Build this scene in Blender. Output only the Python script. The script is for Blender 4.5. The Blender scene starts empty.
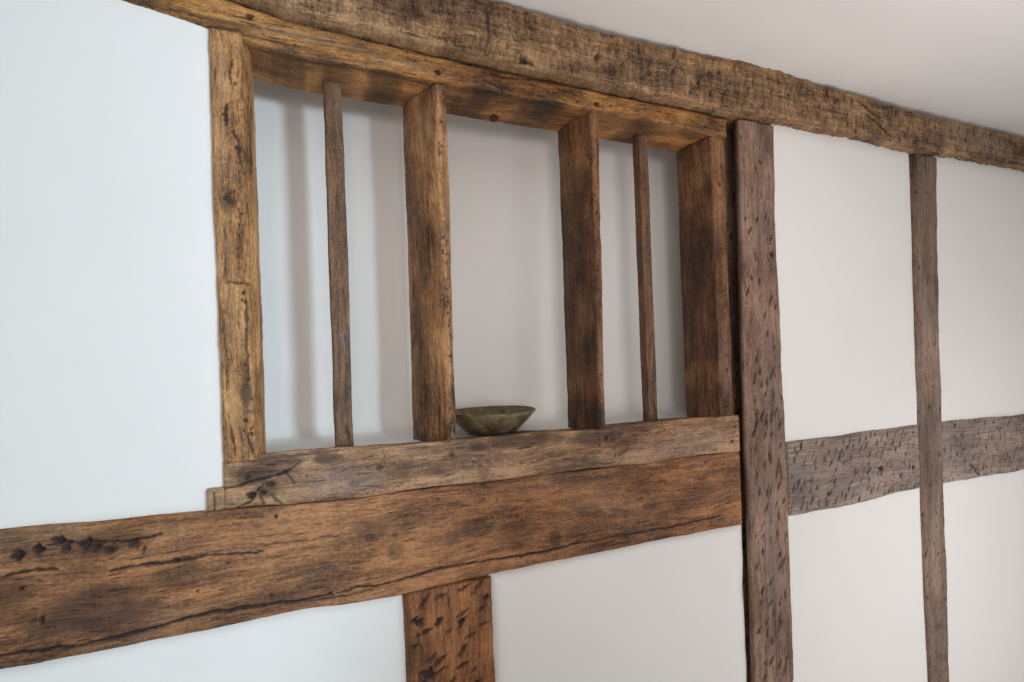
import bpy, math, random
import numpy as np
from mathutils import Vector, Matrix

SC = bpy.context.scene
COL = SC.collection

# ---------------------------------------------------------------- camera
cam_d = bpy.data.cameras.new('camera')
cam = bpy.data.objects.new('camera', cam_d)
COL.objects.link(cam)
cam_d.sensor_fit = 'HORIZONTAL'
cam_d.sensor_width = 36.0
cam_d.lens = 518.0 / 1024.0 * 36.0
cam_d.shift_y = (368.0 - 341.0) / 1024.0
cam_d.clip_start = 0.02
PSI, ROLL = math.radians(22.6), math.radians(2.0)
F = Vector((math.sin(PSI), math.cos(PSI), 0))
R = Vector((math.cos(PSI), -math.sin(PSI), 0))
U = Vector((0, 0, 1))
CX = R * math.cos(ROLL) - U * math.sin(ROLL)
CY = R * math.sin(ROLL) + U * math.cos(ROLL)
M3 = Matrix((CX, CY, -F)).transposed()
cam.matrix_world = Matrix.Translation((0, -1.2, 1.5)) @ M3.to_4x4()
SC.camera = cam

# ---------------------------------------------------------------- light and exposure
SC.view_settings.view_transform = 'Standard'
SC.view_settings.look = 'None'
SC.view_settings.gamma = 1.0
SC.view_settings.use_curve_mapping = False
SC.view_settings.exposure = 0.0

world = bpy.data.worlds.new('room_light')
SC.world = world
world.use_nodes = True
bg = world.node_tree.nodes['Background']
bg.inputs[0].default_value = (1.0, 0.97, 0.91, 1)
bg.inputs[1].default_value = 0.43


def area_fill(name, loc, target, w, h, power, colour, spread):
    d = bpy.data.lights.new(name, 'AREA')
    d.shape = 'RECTANGLE'
    d.size, d.size_y = w, h
    d.energy = power
    d.color = colour
    d.spread = math.radians(spread)
    o = bpy.data.objects.new(name, d)
    COL.objects.link(o)
    o.location = loc
    o.rotation_euler = (Vector(target) - Vector(loc)).to_track_quat('-Z', 'Y').to_euler()
    return o


# cool daylight beam from across the room, falling on the left half of the wall
sd = bpy.data.lights.new('casement_daylight', 'SPOT')
sd.energy = 265
sd.color = (0.66, 0.86, 1.0)
sd.shadow_soft_size = 0.26
sd.spot_size = math.radians(62)
sd.spot_blend = 0.13
so = bpy.data.objects.new('casement_daylight', sd)
COL.objects.link(so)
so.location = (1.40, -3.0, 1.50)
so.rotation_euler = (Vector((-2.11, 0, 1.6)) - Vector(so.location)).to_track_quat('-Z', 'Y').to_euler()
# added soft fill behind the camera's left shoulder, narrowed to brighten the recess
area_fill('recess_fill', (-0.2, -3.2, 1.45), (0.7, 0, 1.75), 1.0, 0.8, 1.75, (1.0, 0.91, 0.90), 42)
# unseen fill added low down, pointing up to brighten the ceiling
area_fill('ceiling_fill', (1.2, -1.3, 0.4), (1.2, -1.1, 2.6), 1.2, 1.0, 7.6, (1.0, 0.91, 0.90), 90)
# low fill added out of view to brighten the right-hand panels
area_fill('right_panel_fill', (2.2, -2.6, 0.95), (2.1, 0, 0.72), 0.9, 0.9, 5.8, (1.0, 0.96, 0.98), 75)

# ---------------------------------------------------------------- noise
def _hash(ix, iy, iz, seed):
    h = (ix.astype(np.int64) * 374761393 + iy.astype(np.int64) * 668265263 + iz.astype(np.int64) * 2147483647 + seed * 1274126177) & 0xFFFFFFFF
    h = ((h ^ (h >> 13)) * 1274126177) & 0xFFFFFFFF
    h = ((h ^ (h >> 16)) * 2246822519) & 0xFFFFFFFF
    return ((h ^ (h >> 15)) & 0xFFFFFF) / float(0xFFFFFF) * 2 - 1


def vnoise(x, y, z, seed=0):
    xi, yi, zi = np.floor(x), np.floor(y), np.floor(z)
    fx, fy, fz = x - xi, y - yi, z - zi
    fx, fy, fz = [t * t * t * (t * (t * 6 - 15) + 10) for t in (fx, fy, fz)]
    out = 0
    for dx in (0, 1):
        for dy in (0, 1):
            for dz in (0, 1):
                w = (fx if dx else 1 - fx) * (fy if dy else 1 - fy) * (fz if dz else 1 - fz)
                out = out + w * _hash(xi + dx, yi + dy, zi + dz, seed)
    return out


def fbm(x, y, z, octv=3, seed=0):
    s, a, t = 0, 1.0, 0
    for k in range(octv):
        s = s + a * vnoise(x * 2 ** k, y * 2 ** k, z * 2 ** k, seed + 17 * k)
        t += a
        a *= 0.5
    return s / t


# ---------------------------------------------------------------- materials
class NT:
    def __init__(self, name):
        self.m = bpy.data.materials.new(name)
        self.m.use_nodes = True
        self.t = self.m.node_tree
        self.b = self.t.nodes['Principled BSDF']

    def n(self, kind, **kw):
        nd = self.t.nodes.new(kind)
        for k, v in kw.items():
            setattr(nd, k, v)
        return nd

    def link(self, a, b):
        self.t.links.new(a, b)

    def noise(self, vec, scale, detail=4, rough=0.55, dist=0.0):
        nd = self.n('ShaderNodeTexNoise')
        nd.inputs['Scale'].default_value = scale
        nd.inputs['Detail'].default_value = detail
        nd.inputs['Roughness'].default_value = rough
        nd.inputs['Distortion'].default_value = dist
        if vec is not None:
            self.link(vec, nd.inputs['Vector'])
        return nd.outputs['Fac']

    def ramp(self, fac, stops):
        nd = self.n('ShaderNodeValToRGB')
        el = nd.color_ramp.elements
        while len(el) < len(stops):
            el.new(0.5)
        for e, (p, c) in zip(el, stops):
            e.position = p
            e.color = (c, c, c, 1) if isinstance(c, (int, float)) else tuple(c) + (1,)
        self.link(fac, nd.inputs['Fac'])
        return nd.outputs['Color']

    def mix(self, fac, a, b, mode='MIX'):
        nd = self.n('ShaderNodeMix', data_type='RGBA', blend_type=mode)
        for sock, v in ((nd.inputs['Factor'], fac), (nd.inputs['A'], a), (nd.inputs['B'], b)):
            if isinstance(v, (int, float)):
                sock.default_value = v if sock.type == 'VALUE' else (v, v, v, 1)
            elif isinstance(v, tuple):
                sock.default_value = tuple(v) + (1,)
            else:
                self.link(v, sock)
        return nd.outputs['Result']

    def math(self, op, a, b=0.0, c=0.0):
        nd = self.n('ShaderNodeMath', operation=op)
        for i, v in enumerate((a, b, c)):
            if isinstance(v, (int, float)):
                nd.inputs[i].default_value = v
            else:
                self.link(v, nd.inputs[i])
        return nd.outputs[0]

    def mapping(self, vec, scale, loc=(0, 0, 0)):
        nd = self.n('ShaderNodeMapping')
        nd.inputs['Scale'].default_value = scale
        nd.inputs['Location'].default_value = loc
        self.link(vec, nd.inputs['Vector'])
        return nd.outputs['Vector']


def srgb(r, g, b):
    def c(v):
        v /= 255.0
        return v / 12.92 if v <= 0.04045 else ((v + 0.055) / 1.055) ** 2.4
    return (c(r), c(g), c(b))


def wood(name, axis, dark, mid, light, grey, seed, blotch=0.5, rough=0.62, ribs=0.0, coarse=0.0, contrast=1.0, chop=0.0):
    """Old hand-worked oak: streaked grain along the axis, blotches, pores, saw ribs."""
    q = NT(name)
    tc = q.n('ShaderNodeTexCoord').outputs['Object']
    off = (seed * 1.37, seed * 2.11, seed * 0.73)

    def sc(al, ac):
        return (al, ac, ac) if axis == 'x' else (ac, ac, al)
    base = q.mapping(tc, (1, 1, 1), off)
    warp = q.n('ShaderNodeTexNoise')
    warp.inputs['Scale'].default_value = 5.0
    warp.inputs['Detail'].default_value = 2
    q.link(base, warp.inputs['Vector'])
    wv = q.n('ShaderNodeVectorMath', operation='SCALE')
    q.link(warp.outputs['Color'], wv.inputs[0])
    wv.inputs['Scale'].default_value = 0.035
    add = q.n('ShaderNodeVectorMath', operation='ADD')
    q.link(base, add.inputs[0])
    q.link(wv.outputs[0], add.inputs[1])
    v = add.outputs[0]
    g1 = q.noise(q.mapping(v, sc(2.2, 26)), 1.0, 5, 0.6)
    g2 = q.noise(q.mapping(v, sc(7, 120)), 1.0, 4, 0.6)
    g3 = q.noise(q.mapping(v, sc(26, 420)), 1.0, 3, 0.6)
    bl = q.noise(q.mapping(v, sc(3.2, 7)), 1.0, 4, 0.6)
    bl2 = q.noise(q.mapping(v, sc(9, 14)), 1.0, 5, 0.65)
    spk = q.noise(q.mapping(base, sc(170, 150) if chop else sc(120, 230)), 1.0, 3, 0.75)
    f = q.math('ADD', q.math('MULTIPLY', g1, 0.34), q.math('MULTIPLY', g2, 0.40))
    f = q.math('ADD', f, q.math('MULTIPLY', g3, 0.10 if chop else 0.26))
    f = q.math('ADD', f, q.math('MULTIPLY', q.math('SUBTRACT', bl, 0.5), blotch * 0.8))
    f = q.math('ADD', f, q.math('MULTIPLY', q.math('SUBTRACT', bl2, 0.5), blotch * 0.45))
    f = q.math('ADD', f, q.math('MULTIPLY', q.math('SUBTRACT', spk, 0.5), 0.42 + coarse))
    if chop:
        c1 = q.noise(q.mapping(base, sc(95, 26)), 1.0, 4, 0.62)
        c2 = q.noise(q.mapping(base, sc(11, 8)), 1.0, 4, 0.6)
        f = q.math('ADD', f, q.math('MULTIPLY', q.math('SUBTRACT', c1, 0.5), chop))
        f = q.math('ADD', f, q.math('MULTIPLY', q.math('SUBTRACT', c2, 0.5), chop * 0.8))
        f = q.math('ADD', f, 0.075)
    w = 0.17 / contrast
    col = q.ramp(f, [(0.5 - w, dark), (0.5, mid), (0.5 + w, light)])
    # silvery weathering in broad patches
    gp = q.ramp(q.noise(q.mapping(v, sc(4, 9), (3, 1, 7)), 1.0, 4, 0.6), [(0.45, 0.0), (0.70, 1.0)])
    at = q.n('ShaderNodeAttribute', attribute_name='wear_shade')
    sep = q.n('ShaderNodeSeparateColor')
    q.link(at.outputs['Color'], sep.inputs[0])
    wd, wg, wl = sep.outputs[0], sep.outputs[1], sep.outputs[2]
    gcol = q.mix(q.math('MULTIPLY', f, 0.8), (0.03, 0.024, 0.024), (0.40, 0.33, 0.31))
    gf = q.math('MAXIMUM', q.math('MULTIPLY', gp, grey), q.math('MULTIPLY', wg, 0.85))
    col = q.mix(gf, col, gcol)
    lcol = q.mix(f, (0.17, 0.095, 0.045), (0.60, 0.40, 0.22))
    col = q.mix(q.math('MULTIPLY', wl, 0.7), col, lcol)
    # open pores and short checks along the grain
    por = q.ramp(q.noise(q.mapping(v, sc(16, 210), (9, 4, 2)), 1.0, 2, 0.5), [(0.28, 1.0), (0.38, 0.0)])
    col = q.mix(q.math('MULTIPLY', por, 0.7), col, (0.022, 0.013, 0.009))
    # grime lodged in holes, gouges and shakes; also the painted soffit shade
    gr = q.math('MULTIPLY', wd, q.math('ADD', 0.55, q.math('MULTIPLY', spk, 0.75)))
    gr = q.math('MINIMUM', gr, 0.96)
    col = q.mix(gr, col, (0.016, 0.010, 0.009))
    q.link(col, q.b.inputs['Base Color'])
    rg = q.math('ADD', rough - 0.1, q.math('MULTIPLY', g2, 0.25))
    q.link(rg, q.b.inputs['Roughness'])
    q.b.inputs['Specular IOR Level'].default_value = 0.35
    h = q.math('ADD', q.math('MULTIPLY', g2, 0.5), q.math('MULTIPLY', g3, 0.35))
    h = q.math('ADD', h, q.math('MULTIPLY', por, -0.5))
    if ribs:
        rb = q.noise(q.mapping(base, sc(150, 9)), 1.0, 2, 0.5)
        h = q.math('ADD', h, q.math('MULTIPLY', rb, ribs))
    if chop:
        h = q.math('ADD', h, q.math('MULTIPLY', c1, 2.2))
    h = q.math('ADD', h, q.math('MULTIPLY', spk, 0.3 + 2.0 * coarse))
    bp = q.n('ShaderNodeBump')
    bp.inputs['Strength'].default_value = 0.9
    bp.inputs['Distance'].default_value = 0.0028
    q.link(h, bp.inputs['Height'])
    q.link(bp.outputs[0], q.b.inputs['Normal'])
    return q.m


def plaster(name, col, seed):
    q = NT(name)
    tc = q.n('ShaderNodeTexCoord').outputs['Object']
    b = q.mapping(tc, (1, 1, 1), (seed, seed * 0.6, seed * 1.7))
    n1 = q.noise(b, 2.5, 4, 0.55)
    n2 = q.noise(b, 45.0, 4, 0.6)
    n3 = q.noise(q.mapping(b, (9, 9, 34)), 1.0, 3, 0.5)
    c = q.ramp(n1, [(0.3, tuple(x * 0.965 for x in col)), (0.7, col)])
    q.link(c, q.b.inputs['Base Color'])
    q.b.inputs['Roughness'].default_value = 0.88
    q.b.inputs['Specular IOR Level'].default_value = 0.15
    h = q.math('ADD', q.math('MULTIPLY', n2, 0.30), q.math('MULTIPLY', n3, 0.7))
    bp = q.n('ShaderNodeBump')
    bp.inputs['Strength'].default_value = 0.22
    bp.inputs['Distance'].default_value = 0.004
    q.link(h, bp.inputs['Height'])
    q.link(bp.outputs[0], q.b.inputs['Normal'])
    return q.m


OAK_WARM_X = wood('oak_warm_rail', 'x', srgb(58, 38, 28), srgb(130, 88, 57), srgb(184, 130, 86), 0.20, 1, 0.75, ribs=0.6)
OAK_SILL = wood('oak_sill', 'x', srgb(68, 47, 34), srgb(134, 100, 74), srgb(188, 150, 114), 0.30, 2, 0.8)
OAK_LINTEL = wood('oak_lintel', 'x', srgb(56, 36, 22), srgb(142, 98, 54), srgb(206, 150, 86), 0.10, 3, 0.85)
OAK_PLATE = wood('oak_rough_plate', 'x', srgb(56, 41, 30), srgb(138, 106, 75), srgb(194, 156, 114), 0.18, 4, 0.5, rough=0.75, coarse=0.1, chop=0.42)
OAK_JAMB = wood('oak_jamb', 'z', srgb(66, 44, 27), srgb(168, 120, 74), srgb(224, 174, 116), 0.10, 5, 0.7)
OAK_POST = wood('oak_post', 'z', srgb(66, 50, 42), srgb(128, 100, 84), srgb(172, 142, 122), 0.40, 6, 0.55)
OAK_STUD = wood('oak_far_stud', 'z', srgb(70, 54, 46), srgb(126, 102, 88), srgb(168, 142, 124), 0.4, 7, 0.5)
OAK_RAIL = wood('oak_grey_rail', 'x', srgb(92, 76, 70), srgb(142, 124, 114), srgb(182, 164, 152), 0.5, 8, 0.35)
OAK_LOW = wood('oak_lower_stud', 'z', srgb(62, 38, 24), srgb(132, 84, 51), srgb(178, 122, 76), 0.05, 9, 0.6)
OAK_MULL = wood('oak_mullion', 'z', srgb(62, 43, 29), srgb(156, 113, 74), srgb(212, 164, 112), 0.15, 10, 0.9)
OAK_BAR = wood('oak_bar', 'z', srgb(52, 37, 27), srgb(106, 78, 56), srgb(146, 110, 80), 0.15, 11, 0.5)
OAK_DARK = wood('oak_dark_mullion', 'z', srgb(40, 26, 18), srgb(98, 66, 42), srgb(150, 108, 70), 0.08, 12, 0.9)
OAK_PEG = wood('oak_peg', 'z', srgb(24, 17, 13), srgb(52, 36, 26), srgb(80, 56, 40), 0.0, 13, 0.4)
LIME = plaster('limewashed_plaster', (0.85, 0.835, 0.815), 1)
LIME_CEIL = plaster('ceiling_plaster', (0.86, 0.835, 0.82), 2)


# ---------------------------------------------------------------- mesh building
def make_mesh(name, verts, quads, ngons=(), wear_shade=None):
    me = bpy.data.meshes.new(name)
    nq = len(quads)
    me.vertices.add(len(verts))
    me.vertices.foreach_set('co', np.asarray(verts, np.float32).ravel())
    loops = [np.asarray(quads, np.int32).ravel()] + [np.asarray(g, np.int32) for g in ngons]
    sizes = [4] * nq + [len(g) for g in ngons]
    allv = np.concatenate(loops)
    me.loops.add(len(allv))
    me.loops.foreach_set('vertex_index', allv)
    starts = np.concatenate([[0], np.cumsum(sizes)[:-1]]).astype(np.int32)
    me.polygons.add(len(sizes))
    me.polygons.foreach_set('loop_start', starts)
    me.polygons.foreach_set('use_smooth', np.ones(len(sizes), bool))
    me.update(calc_edges=True)
    me.validate()
    if wear_shade is not None:
        at = me.color_attributes.new('wear_shade', 'FLOAT_COLOR', 'POINT')
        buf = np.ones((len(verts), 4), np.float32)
        buf[:, :3] = np.clip(wear_shade, 0, 1)
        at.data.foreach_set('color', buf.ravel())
    return me


def place(name, me, mat, origin=(0, 0, 0), parent=None):
    o = bpy.data.objects.new(name, me)
    me.materials.append(mat)
    COL.objects.link(o)
    o.location = origin
    if parent is not None:
        o.parent = parent
    return o


def tag(o, label, cat, group=None):
    o['label'] = label
    o['category'] = cat
    o['kind'] = 'thing'
    if group:
        o['group'] = group
    return o


def structure(o):
    o['kind'] = 'structure'
    return o


def section(corners, rad, res):
    """Rounded polygon (a, b) sampled; returns a, b, normal_a, normal_b. res = step per edge."""
    n = len(corners)
    P = [np.array(c, float) for c in corners]
    area = sum(P[i][0] * P[(i + 1) % n][1] - P[(i + 1) % n][0] * P[i][1] for i in range(n))
    if area < 0:
        P = P[::-1]
        res = [res[(n - 2 - i) % n] for i in range(n)]
    nor = []
    for i in range(n):
        e = P[(i + 1) % n] - P[i]
        e /= np.linalg.norm(e)
        nor.append(np.array([e[1], -e[0]]))
    out = []
    for i in range(n):
        a, b = P[i], P[(i + 1) % n]
        L = np.linalg.norm(b - a)
        e = (b - a) / L
        r = min(rad, L * 0.3)
        k = max(1, int(round((L - 2 * r) / res[i])))
        for j in range(k + 1):
            p = a + e * (r + (L - 2 * r) * j / k)
            out.append((p, nor[i]))
        # corner arc towards the next edge
        m = (nor[i] + nor[(i + 1) % n])
        m /= np.linalg.norm(m)
        c = b - (m * r * 0.42)
        out.append((c, m))
    A = np.array([p for p, _ in out])
    N = np.array([q for _, q in out])
    return A[:, 0], A[:, 1], N[:, 0], N[:, 1]


def seg_dist(x, z, pts):
    best = np.full(x.shape, 9.0)
    tt = np.zeros(x.shape)
    n = len(pts) - 1
    for k in range(n):
        (x0, z0), (x1, z1) = pts[k], pts[k + 1]
        dx, dz = x1 - x0, z1 - z0
        t = np.clip(((x - x0) * dx + (z - z0) * dz) / (dx * dx + dz * dz + 1e-12), 0, 1)
        d = np.hypot(x - x0 - t * dx, z - z0 - t * dz)
        m = d < best
        best[m] = d[m]
        tt[m] = (k + t[m]) / n
    return best, tt


def timber(name, mat, axis, s0, s1, lo, hi, corners, res_s=0.004, res=(0.004,), rad=0.006,
           low=0.004, mid=0.0015, fine=0.0006, seed=0, feats=(), parent=None, front=-0.5, chisel=0.0, edge=0.0):
    """One hewn timber. lo/hi: [(s, a)] edge profiles; corners: section (u 0..1, depth b)."""
    lo = np.array(lo, float).reshape(-1, 2)
    hi = np.array(hi, float).reshape(-1, 2)
    S = np.arange(int(round((s1 - s0) / res_s)) + 1) / round((s1 - s0) / res_s) * (s1 - s0) + s0
    LO = np.interp(S, lo[:, 0], lo[:, 1])
    HI = np.interp(S, hi[:, 0], hi[:, 1])
    W = float(np.mean(HI - LO))
    n = len(corners)
    res = [res[i % len(res)] for i in range(n)] if len(res) != n else list(res)
    a, b, na, nb = section([(u * W, d) for u, d in corners], rad, res)
    u = a / W
    ns, npt = len(S), len(a)
    SS = np.repeat(S[:, None], npt, 1)
    AA = LO[:, None] + u[None, :] * (HI - LO)[:, None]
    BB = np.repeat(b[None, :], ns, 0)
    NA = np.repeat(na[None, :], ns, 0)
    NB = np.repeat(nb[None, :], ns, 0)
    if edge:                                    # wandering arrises
        AA = AA + edge * (fbm(SS * 7, SS * 0 + (u[None, :] > .5) * 5.3, SS * 0, 3, seed + 90)) * np.where(u[None, :] > 0.5, 1, -1)
    dsp = low * fbm(SS * 4.5, AA * 9, BB * 9, 2, seed) + mid * fbm(SS * 22, AA * 45, BB * 45, 2, seed + 5) \
        + fine * fbm(SS * 110, AA * 170, BB * 170, 2, seed + 9)
    if chisel:                                  # rough hewn face: chopped across the grain
        t = vnoise(SS * 80, AA * 13, BB * 13, seed + 31)
        t2 = fbm(SS * 30, AA * 22, BB * 22, 3, seed + 33)
        dsp = dsp + chisel * (np.minimum(t, 0.25) * 0.8 + t2 * 1.3)
    wear_shade = np.zeros((ns, npt, 3))
    if axis == 'x':
        X, Z = SS, AA
    else:
        X, Z = AA, SS
    fr = NB < front
    jit = 0.0030 * fbm(X * 55, Z * 55, BB * 10, 3, seed + 50)
    jit2 = fbm(X * 150, Z * 150, BB * 10, 2, seed + 55)
    for ft in feats:
        k = ft[0]
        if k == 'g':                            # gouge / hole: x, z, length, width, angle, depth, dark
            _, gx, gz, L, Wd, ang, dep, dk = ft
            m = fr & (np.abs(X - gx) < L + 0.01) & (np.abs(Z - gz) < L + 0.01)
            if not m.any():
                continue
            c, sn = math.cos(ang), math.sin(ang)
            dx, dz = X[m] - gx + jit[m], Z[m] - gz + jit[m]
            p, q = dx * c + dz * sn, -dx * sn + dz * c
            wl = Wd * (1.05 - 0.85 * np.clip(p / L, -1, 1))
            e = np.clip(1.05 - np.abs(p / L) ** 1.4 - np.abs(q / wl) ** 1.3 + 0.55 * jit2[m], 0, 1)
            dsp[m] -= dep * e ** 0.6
            wear_shade[m, 0] = np.maximum(wear_shade[m, 0], dk * np.clip(e * 1.9, 0, 1))
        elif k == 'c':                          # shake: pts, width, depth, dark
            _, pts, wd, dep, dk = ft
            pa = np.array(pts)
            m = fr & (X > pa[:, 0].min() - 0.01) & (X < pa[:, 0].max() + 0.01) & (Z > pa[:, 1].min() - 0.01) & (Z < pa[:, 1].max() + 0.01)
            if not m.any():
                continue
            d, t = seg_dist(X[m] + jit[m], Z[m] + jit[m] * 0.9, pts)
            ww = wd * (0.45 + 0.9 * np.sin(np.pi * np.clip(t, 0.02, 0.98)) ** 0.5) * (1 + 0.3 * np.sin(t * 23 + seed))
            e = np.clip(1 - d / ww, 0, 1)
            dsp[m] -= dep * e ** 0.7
            wear_shade[m, 0] = np.maximum(wear_shade[m, 0], dk * np.clip(e * 2.0, 0, 1))
        elif k == 's':                          # stain or painted shade: x, z, rx, rz, channel, amount
            _, gx, gz, rx, rz, ch, amt = ft
            m = (np.abs(X - gx) < rx) & (np.abs(Z - gz) < rz) & (NB < 0.5)
            if not m.any():
                continue
            e = 1 - ((X[m] - gx) / rx) ** 2 - ((Z[m] - gz) / rz) ** 2
            e = np.clip(e * 1.4 + 0.7 * fbm(X[m] * 30, Z[m] * 45, Z[m] * 0, 3, seed + 71) - 0.1, 0, 1) * np.clip(e * 4, 0, 1)
            wear_shade[m, ch] = np.maximum(wear_shade[m, ch], amt * e)
    AA = AA + NA * dsp
    BB = BB + NB * dsp
    V = np.stack([SS, BB, AA], -1) if axis == 'x' else np.stack([AA, BB, SS], -1)
    V = V.reshape(-1, 3)
    org = V.mean(0)
    org = np.array([org[0], 0.0, org[2]]) if axis == 'x' else np.array([org[0], 0.0, S[0]])
    V = V - org
    i = np.arange(ns - 1)[:, None] * npt
    j = np.arange(npt)[None, :]
    j2 = (j + 1) % npt
    Q = np.stack([i + j, i + j2, i + npt + j2, i + npt + j], -1).reshape(-1, 4)
    cap0 = list(range(npt))[::-1]
    cap1 = [(ns - 1) * npt + k for k in range(npt)]
    if axis == 'x':                             # (s, b, a) is a mirrored frame
        pass
    else:
        pass
    me = make_mesh(name, V, Q, (cap0, cap1), wear_shade.reshape(-1, 3))
    # make the faces look outward
    import bmesh
    bm = bmesh.new()
    bm.from_mesh(me)
    if bm.calc_volume(signed=True) < 0:
        bmesh.ops.reverse_faces(bm, faces=bm.faces)
    bm.to_mesh(me)
    bm.free()
    return place(name, me, mat, tuple(org), parent)


RECT = lambda y0, y1: [(0, y0), (1, y0), (1, y1), (0, y1)]
# keying nicks hacked into the timber to hold old plaster
def nicks(seed, x0, x1, z0, z1, dx, dz, L, Wd, ang, dep=0.004, dk=0.95, drop=0.2, jitter=0.38):
    rnd = random.Random(seed)
    out = []
    z = z0
    row = 0
    while z < z1:
        x = x0 + (0.5 * dx if row % 2 else 0.15 * dx)
        while x < x1:
            if rnd.random() > drop:
                k = rnd.uniform(0.55, 1.25)
                out.append(('g', x + rnd.uniform(-jitter, jitter) * dx, z + rnd.uniform(-jitter, jitter) * dz,
                            L * k, Wd * rnd.uniform(0.7, 1.25), ang + rnd.uniform(-0.35, 0.35),
                            dep * rnd.uniform(0.5, 1.2), dk * rnd.uniform(0.65, 1.0)))
            x += dx
        z += dz
        row += 1
    return out


def holes(seed, x0, x1, z0, z1, count, r=0.003, dk=0.95):
    rnd = random.Random(seed)
    return [('g', rnd.uniform(x0, x1), rnd.uniform(z0, z1), r * rnd.uniform(0.7, 1.8), r * rnd.uniform(0.6, 1.2), math.pi / 2 + rnd.uniform(-.3, .3), 0.004, dk) for _ in range(count)]


# ---------------------------------------------------------------- plaster shell
def sheet(name, mat, P, nu, nv):
    """Grid sheet from P(u, v) -> (x, y, z) arrays."""
    u, v = np.meshgrid(np.linspace(0, 1, nu), np.linspace(0, 1, nv), indexing='ij')
    x, y, z = P(u, v)
    V = np.stack([x, y, z], -1).reshape(-1, 3)
    i = np.arange(nu - 1)[:, None] * nv
    j = np.arange(nv - 1)[None, :]
    Q = np.stack([i + j, i + nv + j, i + nv + j + 1, i + j + 1], -1).reshape(-1, 4)
    return structure(place(name, make_mesh(name, V, Q), mat))


def infill(name, x0, x1, z0, z1, face=0.008, roll=0.014, step=0.008, seed=0, x0f=None, x1f=None):
    """Plaster infill panel: slightly bellied, its margins rolling back to the timber."""
    nu = max(8, int((x1 - x0) / step))
    nv = max(8, int((z1 - z0) / step))

    def P(u, v):
        x = x0 + (x1 - x0) * u
        z = z0 + (z1 - z0) * v
        dl = np.minimum.reduce([x - x0, x1 - x, z - z0, z1 - z]) + 0.006 * fbm(x * 9, z * 9, x * 0, 2, seed + 3)
        t = np.clip(dl / 0.045, 0, 1)
        y = face + roll * (1 - t) ** 2 - 0.004 * fbm(x * 2.3, z * 2.3, x * 0, 2, seed) - 0.0012 * fbm(x * 12, z * 12, x * 0, 2, seed + 7)
        return x, y, z
    return sheet(name, LIME, P, nu, nv)


infill('wall_left', -1.30, -0.128, 1.215, 2.42, 0.006, 0.010, seed=1)
infill('wall_lower_left', -1.30, 0.222, 0.0, 1.005, 0.008, 0.016, seed=2)
infill('wall_lower_middle', 0.408, 1.272, 0.0, 1.008, 0.008, 0.022, seed=3)
infill('wall_upper_right', 1.420, 2.135, 1.225, 2.30, 0.002, 0.004, seed=4)
infill('wall_lower_right', 1.420, 2.140, 0.0, 1.012, 0.002, 0.004, seed=5)
infill('wall_upper_far', 2.250, 3.60, 1.215, 2.30, 0.006, 0.010, seed=6)
infill('wall_lower_far', 2.248, 3.60, 0.0, 1.008, 0.004, 0.010, seed=7)


def alcove():
    # plaster recess behind the opening: floor rising softly into the back wall, then the head
    def P(u, v):
        x = -0.13 + 1.445 * u
        fz = np.interp(x, [-0.1, 0.6, 1.1, 1.4], [1.327, 1.321, 1.312, 1.308])
        yb = np.interp(x, [-0.1, 0.5, 1.1, 1.4], [0.285, 0.280, 0.272, 0.27])
        prof_y = np.array([0.085, 0.15, 0.21, 0.245, 0.27, 0.28, 0.28, 0.28, 0.28, 0.28, 0.262, 0.22, 0.140])
        prof_z = np.array([0.0, 0.0, 0.0, 0.003, 0.012, 0.035, 0.20, 0.40, 0.70, 0.95, 1.01, 1.03, 1.03])
        seg = np.concatenate([[0], np.cumsum(np.hypot(np.diff(prof_y), np.diff(prof_z)))])
        s = v * seg[-1]
        y = np.interp(s, seg, prof_y) / 0.28 * yb
        z = fz + np.interp(s, seg, prof_z)
        # rounded ends
        e = np.clip(np.minimum(x + 0.13, 1.315 - x) / 0.03, 0, 1)
        y = 0.085 + (y - 0.085) * np.sqrt(np.clip(1 - (1 - e) ** 2, 0, 1))
        y = y + 0.0025 * fbm(x * 3.1, z * 3.1, x * 0, 2, 61) + 0.0008 * fbm(x * 14, z * 14, x * 0, 2, 62)
        return x, y, z
    return sheet('wall_alcove', LIME, P, 200, 170)


alcove()


def ceiling():
    # coved ceiling: rises from the wall plate, breaks in a soft ridge, then runs on level
    def P(u, v):
        x = -1.3 + 4.9 * u
        y = 0.02 - 2.9 * v ** 1.8
        d = -y
        z = np.interp(d, [-0.02, 0.03, 0.10, 0.20, 0.30, 0.35, 0.40, 0.50, 3.0],
                      [2.401, 2.406, 2.412, 2.419, 2.422, 2.423, 2.428, 2.450, 2.60])
        z = z + 0.004 * fbm(x * 2.2, y * 2.2, x * 0, 2, 81) + 0.0015 * fbm(x * 9, y * 9, x * 0, 2, 82)
        return x, y, z
    return sheet('ceiling', LIME_CEIL, P, 300, 220)


ceiling()

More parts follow.
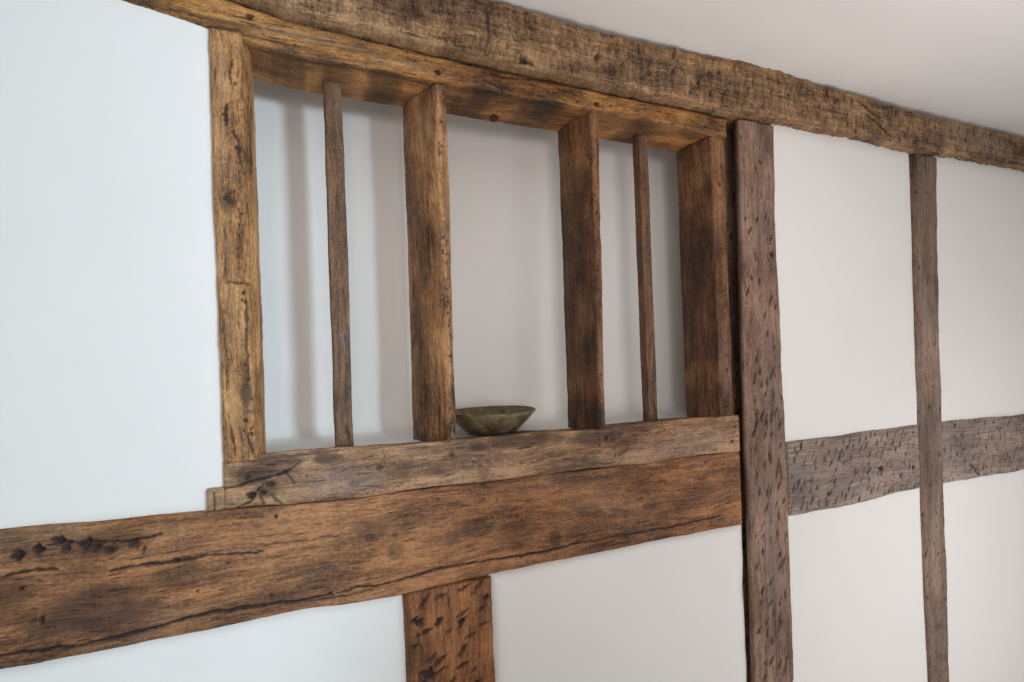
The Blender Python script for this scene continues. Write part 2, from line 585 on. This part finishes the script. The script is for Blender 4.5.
# ---------------------------------------------------------------- horizontal timbers
mid_feats = [
    ('c', [(-0.5078, 1.0229), (-0.4155, 1.0167), (-0.3560, 1.0136), (-0.2771, 1.0202), (-0.1757, 1.0294), (-0.0086, 1.0214), (0.0519, 1.0199)], 0.0035, 0.006, 1.0),
    ('c', [(0.0518, 1.0177), (0.1109, 1.0258), (0.1497, 1.0205), (0.2058, 1.0234), (0.2881, 1.0337), (0.4233, 1.0312), (0.5676, 1.0265), (0.6704, 1.0329), (0.9607, 1.0286), (1.1577, 1.0349)], 0.0030, 0.005, 1.0),
    ('c', [(-0.0086, 1.0192), (0.0312, 1.0132), (0.0828, 1.0115), (0.1407, 1.0133)], 0.002, 0.003, 0.8),
    ('c', [(-0.4960, 1.1600), (-0.4684, 1.1638), (-0.4431, 1.1645), (-0.4159, 1.1614)], 0.0030, 0.004, 1.0),
    ('c', [(-0.3400, 1.1439), (-0.3087, 1.1458), (-0.2734, 1.1472), (-0.2373, 1.1428), (-0.1809, 1.1449), (-0.0781, 1.1355)], 0.0030, 0.004, 1.0),
    ('c', [(-0.2371, 1.1467), (-0.2152, 1.1488), (-0.1632, 1.1499), (-0.0045, 1.1466), (0.0768, 1.1467)], 0.0016, 0.003, 0.75),
    ('c', [(-0.4334, 1.2064), (-0.4014, 1.2067), (-0.3808, 1.2033), (-0.3582, 1.2034), (-0.3322, 1.1993), (-0.3073, 1.1952), (-0.2719, 1.1992), (-0.2521, 1.2020)], 0.0034, 0.005, 0.95),
    ('g', -0.4689, 1.1943, 0.013, 0.010, 0.2, 0.008, 1.0), ('g', -0.4406, 1.2040, 0.014, 0.008, 1.4, 0.010, 1.0),
    ('g', -0.4159, 1.2127, 0.014, 0.009, 2.9, 0.009, 1.0), ('g', -0.4017, 1.1994, 0.012, 0.008, 0.9, 0.009, 1.0),
    ('g', -0.3720, 1.1982, 0.018, 0.013, 1.2, 0.009, 1.0), ('g', -0.3539, 1.1934, 0.016, 0.011, 0.5, 0.009, 1.0),
    ('g', -0.3358, 1.1828, 0.018, 0.010, 0.3, 0.008, 1.0), ('g', -0.2995, 1.1902, 0.018, 0.010, 2.6, 0.007, 1.0),
    ('g', -0.2823, 1.1758, 0.012, 0.004, 1.5, 0.005, 0.8), ('g', -0.4399, 1.0733, 0.012, 0.005, 1.2, 0.006, 0.95),
    ('g', -0.4541, 1.0728, 0.009, 0.004, 0.6, 0.004, 0.8), ('g', -0.4663, 1.1365, 0.006, 0.005, 0, 0.006, 1.0),
    ('g', -0.0494, 1.2043, 0.005, 0.005, 0, 0.006, 1.0), ('g', -0.1409, 1.1237, 0.005, 0.004, 0, 0.006, 1.0),
    ('g', -0.1951, 1.0775, 0.004, 0.003, 0, 0.005, 0.9), ('g', -0.0640, 1.0432, 0.004, 0.003, 0, 0.005, 0.9),
    ('g', -0.2305, 1.1455, 0.009, 0.006, 0.4, 0.005, 1.0), ('g', 0.0520, 1.0221, 0.007, 0.006, 0.5, 0.004, 0.9),
    ('s', -0.3432, 1.1935, 0.09, 0.030, 0, 0.55), ('s', -0.3620, 1.0712, 0.13, 0.055, 0, 0.60),
    ('s', -0.2245, 1.1208, 0.06, 0.035, 0, 0.45), ('s', -0.4970, 1.1212, 0.06, 0.05, 0, 0.4),
    ('s', 0.1409, 1.1479, 0.05, 0.03, 0, 0.35), ('s', 0.1946, 1.0940, 0.03, 0.025, 0, 0.5),
    ('s', 0.4005, 1.1157, 0.05, 0.03, 0, 0.45), ('s', 0.5054, 1.0798, 0.07, 0.045, 0, 0.5),
    ('s', 0.6033, 1.0567, 0.02, 0.03, 0, 0.5), ('s', 0.9047, 1.1017, 0.03, 0.02, 0, 0.5), ('s', 0.7101, 1.1091, 0.05, 0.02, 0, 0.4),
    ('s', 0.1404, 1.1323, 0.014, 0.012, 0, 0.7), ('s', 0.1877, 1.0884, 0.012, 0.013, 0, 0.7), ('s', 0.1958, 1.1281, 0.010, 0.010, 0, 0.6),
    ('s', 0.7116, 1.1463, 0.11, 0.05, 2, 0.25), ('s', -0.2718, 1.2012, 0.10, 0.022, 2, 0.30), ('s', -0.4242, 1.2250, 0.12, 0.02, 2, 0.35),
] + holes(3, 0.3, 1.2, 1.02, 1.2, 26, 0.0022)
mid = timber('rail_beam', OAK_WARM_X, 'x', -1.30, 1.243,
             [(-1.3, 0.997), (-0.5, 0.996), (-0.3, 0.992), (0.0, 0.996), (0.2, 0.987), (0.43, 0.998), (1.24, 0.997)],
             [(-1.3, 1.250), (-0.49, 1.245), (-0.173, 1.231), (0.09, 1.2225), (0.38, 1.2225), (1.25, 1.2185)],
             RECT(0.0, 0.15), 0.0027, (0.0027, 0.008, 0.03, 0.008), 0.005, 0.003, 0.0012, 0.0006, 11, mid_feats, edge=0.003)
tag(mid, 'broad warm brown oak rail beam with a long wavy crack, running under the window sill', 'beam')

sill_feats = [
    ('c', [(-0.1434, 1.2747), (-0.1143, 1.2793), (-0.0864, 1.2864), (-0.0580, 1.2915), (-0.0311, 1.2948), (0.0009, 1.3148)], 0.0028, 0.006, 1.0),
    ('c', [(-0.1249, 1.2315), (-0.0971, 1.2421), (-0.0815, 1.2650), (-0.0622, 1.2815)], 0.0025, 0.005, 1.0),
    ('c', [(-0.0815, 1.2650), (-0.0711, 1.2366), (-0.0677, 1.2257)], 0.0022, 0.005, 0.9), ('c', [(-0.0593, 1.2518), (-0.0370, 1.2300)], 0.0022, 0.004, 0.9),
    ('c', [(-0.1650, 1.2652), (-0.1568, 1.2439), (-0.1519, 1.2291)], 0.0022, 0.004, 0.8), ('c', [(-0.0328, 1.3014), (-0.0160, 1.2783), (-0.0085, 1.2689)], 0.002, 0.004, 0.8),
    ('c', [(-0.1382, 1.3270), (-0.0720, 1.3285), (0.0014, 1.3298), (0.0830, 1.3329)], 0.003, 0.003, 0.7),
    ('g', -0.0930, 1.2561, 0.013, 0.009, 0.6, 0.009, 1.0), ('g', -0.0742, 1.2600, 0.014, 0.007, 2.3, 0.008, 1.0),
    ('g', -0.0548, 1.2743, 0.012, 0.007, 0.2, 0.006, 1.0), ('g', -0.0992, 1.2941, 0.010, 0.006, 0.2, 0.005, 0.95),
    ('s', -0.0954, 1.2978, 0.05, 0.022, 0, 0.65), ('s', -0.0380, 1.3209, 0.06, 0.016, 0, 0.60), ('s', 0.0576, 1.3178, 0.035, 0.016, 0, 0.75),
    ('s', -0.0590, 1.2623, 0.035, 0.02, 0, 0.6), ('s', -0.1191, 1.2430, 0.03, 0.02, 2, 0.6), ('s', -0.0211, 1.2427, 0.05, 0.022, 2, 0.45),
    ('s', 0.0913, 1.2659, 0.10, 0.045, 1, 0.5), ('s', 0.3365, 1.2973, 0.012, 0.010, 0, 0.85), ('s', 0.1676, 1.2843, 0.010, 0.010, 0, 0.75),
    ('s', 0.5144, 1.3154, 0.16, 0.024, 0, 0.75), ('s', 0.7336, 1.3072, 0.10, 0.026, 0, 0.75), ('s', 0.8969, 1.3188, 0.06, 0.012, 0, 0.6),
    ('s', 1.0538, 1.2571, 0.2, 0.045, 1, 0.45), ('g', 0.7711, 1.3014, 0.007, 0.006, 0.3, 0.005, 1.0), ('g', 0.7483, 1.2844, 0.004, 0.004, 0.3, 0.005, 1.0),
    ('g', 0.7947, 1.2530, 0.010, 0.002, 1.3, 0.002, 0.8), ('g', 0.8077, 1.2545, 0.010, 0.002, 1.3, 0.002, 0.8),
    ('g', 0.8210, 1.2587, 0.011, 0.002, 1.3, 0.002, 0.8), ('g', 0.8345, 1.2684, 0.013, 0.002, 1.3, 0.002, 0.8),
    ('g', 1.2192, 1.2545, 0.008, 0.006, 0.3, 0.006, 1.0), ('g', 1.2291, 1.2964, 0.006, 0.005, 0.3, 0.006, 0.9), ('s', 1.2012, 1.2985, 0.06, 0.012, 0, 0.4),
] + holes(5, 0.0, 1.2, 1.235, 1.325, 40, 0.002)
SILL_SEC = [(0, 0.0), (1, 0.0), (0.87, 0.148), (0, 0.148)]
sill = timber('window_sill_beam', OAK_SILL, 'x', -0.143, 1.2445,
              [(-0.2, 1.2335), (0.09, 1.2245), (0.38, 1.2240), (1.25, 1.2200)],
              [(-0.143, 1.333), (-0.07, 1.337), (0.25, 1.335), (0.46, 1.3355), (0.60, 1.331), (0.77, 1.328), (1.05, 1.334), (1.25, 1.332)],
              SILL_SEC, 0.003, (0.003, 0.005, 0.02, 0.01), 0.005, 0.003, 0.0015, 0.0009, 21, sill_feats, edge=0.003)
tag(sill, 'grey brown oak window sill with a splintered left end, lying on the broad rail beam', 'sill')
step = timber('broken_end', OAK_SILL, 'x', -0.173, -0.143, [(-0.2, 1.2335), (-0.1, 1.2315)], [(-0.2, 1.277), (-0.1, 1.279)],
              RECT(-0.004, 0.09), 0.003, (0.003, 0.006, 0.02, 0.006), 0.005, 0.003, 0.003, 0.001, 22,
              [('s', -0.155, 1.255, 0.03, 0.03, 2, 0.7), ('c', [(-0.163, 1.276), (-0.160, 1.235)], 0.002, 0.004, 0.9)])
step.location = Vector(step.location) - Vector(sill.location)
step.parent = sill

lint_feats = [
    ('g', -0.0674, 2.2540, 0.012, 0.009, 0.2, 0.005, 1.0), ('s', -0.1033, 2.2251, 0.05, 0.014, 0, 0.55), ('s', 0.0306, 2.2331, 0.16, 0.012, 2, 0.55),
    ('s', 0.2450, 2.2187, 0.14, 0.014, 2, 0.45), ('g', 0.3375, 2.2128, 0.010, 0.008, 0.3, 0.006, 1.0), ('g', 0.7763, 2.2055, 0.010, 0.009, 0.3, 0.006, 1.0),
    ('c', [(-0.1396, 2.2130), (-0.0854, 2.2125), (-0.0193, 2.2097), (0.0499, 2.2068)], 0.002, 0.003, 0.8), ('c', [(-0.2415, 2.2337), (-0.1741, 2.2335), (-0.1031, 2.2334), (0.0108, 2.2353), (0.1129, 2.2330)], 0.0016, 0.003, 0.7),
    ('g', 0.9895, 2.1885, 0.006, 0.004, 0.2, 0.004, 1.0), ('g', 1.0326, 2.1920, 0.006, 0.004, 0.2, 0.004, 1.0), ('g', 0.7173, 2.2065, 0.006, 0.004, 0.1, 0.004, 1.0),
    ('s', 0.6046, 2.2034, 0.08, 0.02, 0, 0.35), ('s', 1.1807, 2.2322, 0.03, 0.03, 0, 0.6),
] + holes(8, 0.2, 1.2, 2.19, 2.25, 12, 0.003)
for gx, gy, rx in ((0.0, 0.06, 0.05), (0.10, 0.05, 0.06), (0.22, 0.09, 0.05), (0.45, 0.06, 0.06), (0.62, 0.05, 0.06), (0.95, 0.05, 0.06)):
    lint_feats.append(('s', gx, 2.18, rx * 1.3, 0.02, 0, 0.7))  # dark soffit stains, deepened in colour to stand in for its shade
lint = timber('window_lintel', OAK_LINTEL, 'x', -0.62, 1.236,
              [(-0.62, 2.272), (-0.274, 2.237), (-0.145, 2.216), (-0.08, 2.203), (0.05, 2.187), (0.34, 2.190), (0.78, 2.190), (1.24, 2.181)],
              [(-0.62, 2.325), (-0.10, 2.277), (0.03, 2.260), (0.25, 2.254), (0.39, 2.249), (0.79, 2.242), (1.24, 2.240)],
              RECT(0.0, 0.150), 0.0035, (0.003, 0.006, 0.02, 0.004), 0.006, 0.003, 0.0015, 0.0008, 31, lint_feats, edge=0.002)
tag(lint, 'honey brown oak lintel over the small window, tucked below the rough top beam', 'beam')

plate_feats = [('s', k * 0.1, 2.262 - 0.016 * min(1, k / 8), 0.09, 0.016, 2, 0.55) for k in range(-2, 13)] + [('s', 0.2413, 2.3237, 0.09, 0.06, 0, 0.4), ('s', 0.7634, 2.2763, 0.10, 0.05, 0, 0.25),
               ('g', 0.5547, 2.2617, 0.030, 0.012, -0.3, 0.012, 0.95), ('g', 0.7652, 2.3188, 0.022, 0.008, 1.2, 0.010, 0.8),
               ('c', [(1.8488, 2.3334), (1.9216, 2.3029), (1.9691, 2.2747)], 0.006, 0.012, 0.9), ('c', [(1.8093, 2.3716), (1.8916, 2.3436), (1.9334, 2.3222)], 0.005, 0.010, 0.8),
               ('s', 2.0074, 2.2623, 0.18, 0.06, 1, 0.25), ('s', 2.5060, 2.3306, 0.4, 0.08, 1, 0.45),
               ('c', [(0.4468, 2.2645), (0.4568, 2.3267), (0.4538, 2.3862)], 0.003, 0.004, 0.7)] \
    + nicks(17, 1.0, 2.9, 2.24, 2.37, 0.055, 0.04, 0.018, 0.006, 1.4, 0.008, 0.8, 0.3) \
    + nicks(18, 0.1, 1.0, 2.25, 2.40, 0.09, 0.05, 0.016, 0.006, 0.9, 0.006, 0.7, 0.5)
plate = timber('wall_plate_beam', OAK_PLATE, 'x', -0.62, 3.60,
               [(-0.62, 2.330), (-0.10, 2.281), (0.03, 2.264), (0.25, 2.258), (0.39, 2.255), (0.79, 2.248), (1.23, 2.248), (1.36, 2.252), (1.62, 2.255), (1.82, 2.254), (2.09, 2.248), (2.40, 2.262), (2.85, 2.267), (3.6, 2.268)],
               [(-0.62, 2.425), (0.47, 2.400), (0.78, 2.388), (1.12, 2.397), (1.36, 2.407), (1.62, 2.399), (2.04, 2.386), (2.40, 2.386), (2.85, 2.397), (3.6, 2.40)],
               [(0.0, -0.024), (0.05, -0.033), (1, -0.030), (1, 0.12), (0.0, 0.12)], 0.0042, (0.004, 0.004, 0.012, 0.03, 0.008), 0.006,
               0.006, 0.003, 0.0012, 41, plate_feats, chisel=0.0035, edge=0.003)
tag(plate, 'rough hewn oak wall plate running along the top of the wall under the ceiling', 'beam')

railA_feats = nicks(51, 1.46, 2.11, 1.018, 1.222, 0.034, 0.028, 0.020, 0.0046, 1.15, 0.006, 1.0, 0.22) \
    + [('g', 1.9047, 1.0957, 0.013, 0.012, 0.4, 0.008, 1.0), ('s', 1.4993, 1.1034, 0.09, 0.10, 1, 0.7), ('s', 1.4750, 1.0739, 0.06, 0.06, 0, 0.25),
       ('g', 2.0033, 1.0598, 0.022, 0.006, 2.2, 0.006, 0.9)]
railA = timber('mid_rail', OAK_RAIL, 'x', 1.445, 2.116,
               [(1.43, 0.994), (1.7, 0.993), (1.9, 0.998), (1.98, 1.000), (2.12, 1.005)], [(1.43, 1.229), (1.65, 1.233), (1.85, 1.239), (2.12, 1.238)],
               RECT(-0.005, 0.12), 0.0026, (0.0026, 0.008, 0.03, 0.008), 0.005, 0.0018, 0.0015, 0.0008, 51, railA_feats, edge=0.0035)
tag(railA, 'grey nicked oak rail between the wide post and the narrow stud', 'rail', 'grey nicked rails')
railB_feats = nicks(52, 2.29, 3.5, 1.01, 1.225, 0.043, 0.030, 0.020, 0.0046, 1.3, 0.006, 1.0, 0.25) \
    + [('c', [(2.4448, 1.0576), (2.4841, 1.0296), (2.5101, 1.0028)], 0.004, 0.005, 0.9), ('s', 2.4157, 1.1354, 0.14, 0.07, 1, 0.6)]
railB = timber('mid_rail', OAK_RAIL, 'x', 2.270, 3.60, [(2.26, 1.000), (2.84, 0.992), (3.6, 0.99)], [(2.26, 1.238), (2.84, 1.224), (3.6, 1.22)],
               RECT(0.0, 0.12), 0.004, (0.0032, 0.008, 0.03, 0.008), 0.005, 0.003, 0.0015, 0.0008, 52, railB_feats, edge=0.004)
tag(railB, 'grey nicked oak rail right of the narrow stud, running out at the right edge', 'rail', 'grey nicked rails')

# ---------------------------------------------------------------- uprights
post_feats = nicks(61, 1.30, 1.425, 1.46, 2.2, 0.042, 0.062, 0.021, 0.0046, 1.45, 0.005, 1.0, 0.3) \
    + nicks(62, 1.30, 1.425, 1.10, 1.50, 0.034, 0.040, 0.027, 0.0056, 1.35, 0.006, 1.0, 0.15) \
    + nicks(63, 1.30, 1.425, 0.45, 1.10, 0.038, 0.050, 0.024, 0.0052, 1.25, 0.006, 1.0, 0.25) \
    + [('g', 1.4051, 1.8337, 0.012, 0.008, 1.5, 0.009, 1.0), ('s', 1.36, 0.9, 0.06, 0.3, 1, 0.5), ('s', 1.40, 1.35, 0.04, 0.25, 1, 0.4), ('s', 1.34, 2.0, 0.06, 0.25, 2, 0.2),
       ('c', [(1.33, 0.55), (1.333, 0.7), (1.328, 0.86), (1.335, 0.95)], 0.0016, 0.003, 0.7), ('c', [(1.36, 0.5), (1.362, 0.66), (1.36, 0.8)], 0.0014, 0.003, 0.6)]
post = timber('timber_post', OAK_POST, 'z', 0.0, 2.243,
              [(0.3, 1.268), (0.5, 1.270), (0.88, 1.272), (1.25, 1.268), (1.84, 1.277), (2.25, 1.284)],
              [(0.3, 1.434), (0.463, 1.436), (0.854, 1.437), (1.238, 1.440), (1.688, 1.429), (1.95, 1.424), (2.258, 1.434)],
              [(0, -0.004), (1, -0.004), (1, 0.17), (-0.09, 0.17), (-0.09, 0.068), (0.37, 0.068), (0.0, 0.010)], 0.0026, (0.0026, 0.006, 0.03, 0.01, 0.006, 0.006, 0.003), 0.005, 0.0025, 0.0012, 0.0007, 61, post_feats, edge=0.003)
tag(post, 'wide nicked oak post standing right of the window, full height', 'post')

stud_feats = nicks(71, 2.13, 2.26, 0.25, 1.3, 0.060, 0.085, 0.014, 0.006, 1.2, 0.005, 0.95, 0.25) \
    + nicks(72, 2.13, 2.26, 1.3, 2.2, 0.060, 0.12, 0.012, 0.005, 1.4, 0.004, 0.8, 0.5)
stud = timber('timber_stud', OAK_STUD, 'z', 0.0, 2.248,
              [(0.1, 2.143), (0.277, 2.141), (0.66, 2.127), (1.25, 2.122), (1.886, 2.140), (2.253, 2.164)],
              [(0.1, 2.258), (0.245, 2.259), (0.557, 2.263), (1.244, 2.265), (1.895, 2.278), (2.27, 2.292)],
              RECT(-0.004, 0.12), 0.004, (0.0035, 0.006, 0.03, 0.006), 0.006, 0.0025, 0.0012, 0.0007, 71, stud_feats, edge=0.003)
tag(stud, 'narrow grey brown oak stud crossing the rails at far right', 'post')

low_feats = nicks(81, 0.235, 0.41, 0.5, 0.975, 0.046, 0.036, 0.023, 0.0056, 0.6, 0.006, 1.0, 0.2) \
    + [('g', 0.2438, 0.9210, 0.014, 0.010, 0.8, 0.007, 1.0), ('g', 0.2910, 0.9130, 0.014, 0.009, 0.7, 0.007, 1.0), ('g', 0.3471, 0.9031, 0.016, 0.008, 0.4, 0.006, 1.0),
       ('g', 0.2605, 0.7937, 0.025, 0.018, 0.9, 0.007, 1.0), ('g', 0.4098, 0.9481, 0.012, 0.008, 1.2, 0.006, 1.0)]
low = timber('timber_stud', OAK_LOW, 'z', 0.0, 0.9885, [(0.3, 0.207), (0.98, 0.207)], [(0.3, 0.423), (0.98, 0.424)],
             [(0.06, -0.006), (1, -0.006), (1, 0.12), (0, 0.12), (0, 0.028)], 0.0026, (0.0026, 0.005, 0.03, 0.006, 0.004), 0.005, 0.0025, 0.0015, 0.0008, 81, low_feats, edge=0.003)
tag(low, 'short broad reddish oak stud with gouges, standing below the rail beam', 'post')

jamb_feats = [('g', -0.1161, 1.8690, 0.018, 0.014, 1.3, 0.004, 0.9), ('s', -0.1162, 1.8649, 0.02, 0.035, 0, 0.6), ('s', -0.0975, 1.4676, 0.014, 0.05, 0, 0.75), ('s', -0.0978, 1.5151, 0.010, 0.03, 0, 0.6),
              ('c', [(-0.1018, 2.1552), (-0.1063, 2.1296), (-0.1052, 2.1051)], 0.003, 0.004, 0.9), ('c', [(-0.1138, 2.0624), (-0.1181, 2.0392), (-0.1169, 2.0188)], 0.004, 0.005, 1.0), ('c', [(-0.1098, 2.0137), (-0.0961, 1.9867), (-0.0935, 1.9498), (-0.0834, 1.9199)], 0.0022, 0.004, 0.9),
              ('c', [(-0.1305, 1.6960), (-0.1106, 1.6946), (-0.0886, 1.6932)], 0.002, 0.003, 0.8), ('c', [(-0.0915, 1.6600), (-0.0922, 1.5771), (-0.0911, 1.4942)], 0.0022, 0.004, 0.8),
              ('c', [(-0.1286, 1.4037), (-0.1242, 1.3727), (-0.1198, 1.3395)], 0.0022, 0.004, 0.8), ('c', [(-0.1340, 1.6388), (-0.1329, 1.5571), (-0.1318, 1.4754)], 0.0018, 0.003, 0.6), ('c', [(-0.1035, 1.3915), (-0.0934, 1.3597), (-0.0867, 1.3362)], 0.0022, 0.004, 0.8),
              ('g', -0.0992, 1.4119, 0.006, 0.005, 1, 0.005, 1.0), ('g', -0.0909, 1.3822, 0.006, 0.005, 1, 0.005, 1.0),
              ('s', -0.125, 1.75, 0.02, 0.4, 2, 0.3), ('s', -0.11, 1.45, 0.03, 0.10, 2, 0.35), ('s', -0.11, 1.62, 0.03, 0.10, 2, 0.3), ('s', -0.12, 2.1, 0.02, 0.10, 2, 0.4)] \
    + holes(9, -0.10, -0.085, 1.36, 2.15, 26, 0.003) + holes(10, -0.135, -0.09, 1.36, 2.15, 14, 0.002)
jamb = timber('window_jamb', OAK_JAMB, 'z', 1.328, 2.212, [(1.33, -0.141), (1.66, -0.142), (1.9, -0.144), (2.21, -0.143)], [(1.33, -0.070), (2.21, -0.071)],
              [(0, -0.004), (0.80, -0.004), (1.0, 0.026), (1.0, 0.13), (0, 0.13)], 0.003, (0.0025, 0.003, 0.006, 0.02, 0.006), 0.005, 0.002, 0.0012, 0.0007, 91, jamb_feats, edge=0.002)
tag(jamb, 'ochre oak jamb at the left side of the small window, standing on the sill end', 'jamb')


def mullion(name, mat, bottom, top, z0, z1, seed, label, cat, group=None, feats=()):
    """Mullion with a narrow front, a raking left cheek and a rebated back edge."""
    xl0, xs0, xf0, xr0 = bottom
    xl1, xs1, xf1, xr1 = top
    w = xr0 - xl0
    sec = [((xf0 - xl0) / w, 0.006), (1.0, 0.006), (1.0, 0.146), (0.0, 0.146), ((xs0 - xl0) / w, 0.090)]
    o = timber(name, mat, 'z', z0, z1, [(z0, xl0), (z1, xl1)], [(z0, xr0), (z1, xr1)], sec, 0.0032,
               (0.0025, 0.006, 0.02, 0.004, 0.003), 0.003, 0.0022, 0.0014, 0.0008, seed, feats, front=0.2, edge=0.002)
    return tag(o, label, cat, group)


GM = 'wide mullions of the small window'
mf = lambda s, xs, xr: holes(s, xr - 0.020, xr - 0.006, 1.35, 2.15, 34, 0.0030) + [('s', xs + 0.006, 1.75, 0.02, 0.45, 0, 0.4)]
mullion('window_mullion', OAK_MULL, (0.275, 0.289, 0.327, 0.350), (0.277, 0.291, 0.331, 0.355), 1.311, 2.1885, 101,
        'wide brown oak mullion beside the bowl, nearest the left thin bar', 'mullion', GM,
        mf(1, 0.285, 0.352) + [('s', 0.345, 1.9, 0.012, 0.2, 0, 0.5), ('s', 0.30, 2.1, 0.03, 0.08, 2, 0.3), ('s', 0.345, 1.42, 0.012, 0.06, 0, 0.5)])
mullion('window_mullion', OAK_DARK, (0.731, 0.733, 0.752, 0.770), (0.731, 0.742, 0.768, 0.786), 1.314, 2.1885, 102,
        'wide dark oak mullion in the middle of the window, right of the bowl', 'mullion', GM,
        mf(2, 0.73, 0.775) + [('s', 0.75, 1.36, 0.05, 0.05, 0, 0.6), ('s', 0.745, 2.0, 0.02, 0.08, 0, 0.5), ('s', 0.765, 1.45, 0.010, 0.15, 2, 0.6)])
mullion('window_jamb', OAK_DARK, (1.170, 1.168, 1.180, 1.231), (1.166, 1.172, 1.180, 1.231), 1.316, 2.1800, 103,
        'dark oak jamb closing the right side of the small window', 'jamb', None,
        mf(3, 1.16, 1.225) + [('g', 1.1597, 1.7668, 0.012, 0.006, 0.3, 0.004, 1.0), ('s', 1.205, 1.5, 0.015, 0.15, 1, 0.5)])


def bar(x0b, x1b, x0t, x1t, seed, label, feats=()):
    o = timber('window_bar', OAK_BAR, 'z', 1.318, 2.1875, [(1.32, x0b), (2.19, x0t)], [(1.32, x1b), (2.19, x1t)], RECT(0.074, 0.107), 0.004,
               (0.0035, 0.004, 0.02, 0.004), 0.003, 0.0012, 0.0008, 0.0004, seed, feats, edge=0.0015)
    return tag(o, label, 'bar', 'thin upright bars of the small window')


bar(0.079, 0.119, 0.080, 0.121, 111, 'thin brown oak bar in the left light of the window, beside the left jamb',
    [('c', [(0.11, 1.45), (0.112, 1.6), (0.109, 1.72)], 0.0014, 0.002, 0.7), ('s', 0.105, 1.58, 0.008, 0.03, 1, 0.9)])
bar(0.968, 1.001, 0.966, 0.998, 112, 'thin brown oak bar in the right light of the window, beside the right jamb',
    [('g', 0.992, 1.83, 0.006, 0.004, 0.2, 0.004, 0.3)])

# pegs and a dark stub added in place of a notch in the lintel
def peg(name, x, y, z, r, length, parent, mat, tilt=0.0, n=14):
    V, Q = [], []
    prof = [(0.0, r * 0.55), (0.12, r * 0.92), (0.3, r), (1.0, r)]
    for t, rr in prof:
        for k in range(n):
            a = 2 * math.pi * k / n
            w = 1 + 0.08 * math.sin(3 * a + x * 50)
            V.append((math.cos(a) * rr * w, t * length, math.sin(a) * rr * w))
    for i in range(len(prof) - 1):
        for k in range(n):
            Q.append((i * n + k, i * n + (k + 1) % n, (i + 1) * n + (k + 1) % n, (i + 1) * n + k))
    me = make_mesh(name, V, Q, ([k for k in range(n)][::-1], [3 * n + k for k in range(n)]), np.zeros((len(V), 3)))
    o = place(name, me, mat, Vector((x, y, z)) - Vector(parent.location), parent)
    o.rotation_euler = (tilt, 0, 0)
    return o


peg('peg', 0.3375, -0.0020, 2.2128, 0.0065, 0.03, lint, OAK_PEG)
peg('peg', 0.7763, -0.0020, 2.2055, 0.0065, 0.03, lint, OAK_PEG)
stub = peg('notch_stub', 0.520, 0.112, 2.176, 0.011, 0.022, lint, OAK_PEG, math.pi / 2 * 0.8)
stub['label'] = 'dark stub standing in for a notch under the lintel'

# ---------------------------------------------------------------- bowl
def bowl():
    q = NT('mottled_glaze')
    tc = q.n('ShaderNodeTexCoord').outputs['Object']
    n1 = q.noise(tc, 26, 6, 0.65)
    n2 = q.noise(tc, 140, 3, 0.6)
    f = q.math('ADD', q.math('MULTIPLY', n1, 0.7), q.math('MULTIPLY', n2, 0.3))
    c = q.ramp(f, [(0.34, srgb(62, 50, 33)), (0.50, srgb(118, 103, 74)), (0.66, srgb(160, 143, 108))])
    q.link(c, q.b.inputs['Base Color'])
    q.b.inputs['Roughness'].default_value = 0.6
    bp = q.n('ShaderNodeBump')
    bp.inputs['Strength'].default_value = 0.4
    bp.inputs['Distance'].default_value = 0.002
    q.link(f, bp.inputs['Height'])
    q.link(bp.outputs[0], q.b.inputs['Normal'])
    q2 = NT('worn_rim_glaze')
    tc = q2.n('ShaderNodeTexCoord').outputs['Object']
    c = q2.ramp(q2.noise(tc, 60, 4, 0.6), [(0.35, srgb(96, 82, 54)), (0.65, srgb(150, 136, 104))])
    q2.link(c, q2.b.inputs['Base Color'])
    q2.b.inputs['Roughness'].default_value = 0.55

    def lathe(prof, n=96, wob=0.0012):
        V, Q = [], []
        for r_, z_ in prof:
            for k in range(n):
                a = 2 * math.pi * k / n
                w = 1 + wob / 0.1 * (math.sin(2 * a + 0.4) + 0.5 * math.sin(5 * a))
                V.append((math.cos(a) * r_ * w, math.sin(a) * r_ * w, z_ + (0.0012 * math.sin(2 * a + 1.1) * (z_ / 0.06))))
        for i in range(len(prof) - 1):
            for k in range(n):
                Q.append((i * n + k, i * n + (k + 1) % n, (i + 1) * n + (k + 1) % n, (i + 1) * n + k))
        return V, Q
    prof = [(0.001, 0.0035), (0.040, 0.003), (0.052, 0.0), (0.058, 0.001), (0.062, 0.006), (0.074, 0.019), (0.088, 0.034), (0.101, 0.0495), (0.1085, 0.0585),
            (0.1055, 0.0590), (0.097, 0.051), (0.083, 0.037), (0.068, 0.022), (0.054, 0.011), (0.035, 0.008), (0.001, 0.0075)]
    V, Q = lathe(prof)
    b = place('bowl', make_mesh('bowl', V, Q), q.m, (0.495, 0.150, 1.3225))
    b.rotation_euler = (math.radians(1.2), 0, 0)
    b.scale = (1.14, 1.14, 1.04)
    ring = [(0.1070 + 0.0024 * math.cos(t), 0.0592 + 0.0020 * math.sin(t)) for t in np.linspace(0, 2 * math.pi, 11)]
    V, Q = lathe(ring)
    rim = place('rim', make_mesh('rim', V, Q), q2.m, (0, 0, 0), b)
    rim['label'] = 'paler worn rim'
    return tag(b, 'wide shallow olive brown bowl standing on the window sill beside a mullion', 'bowl')


bowl()
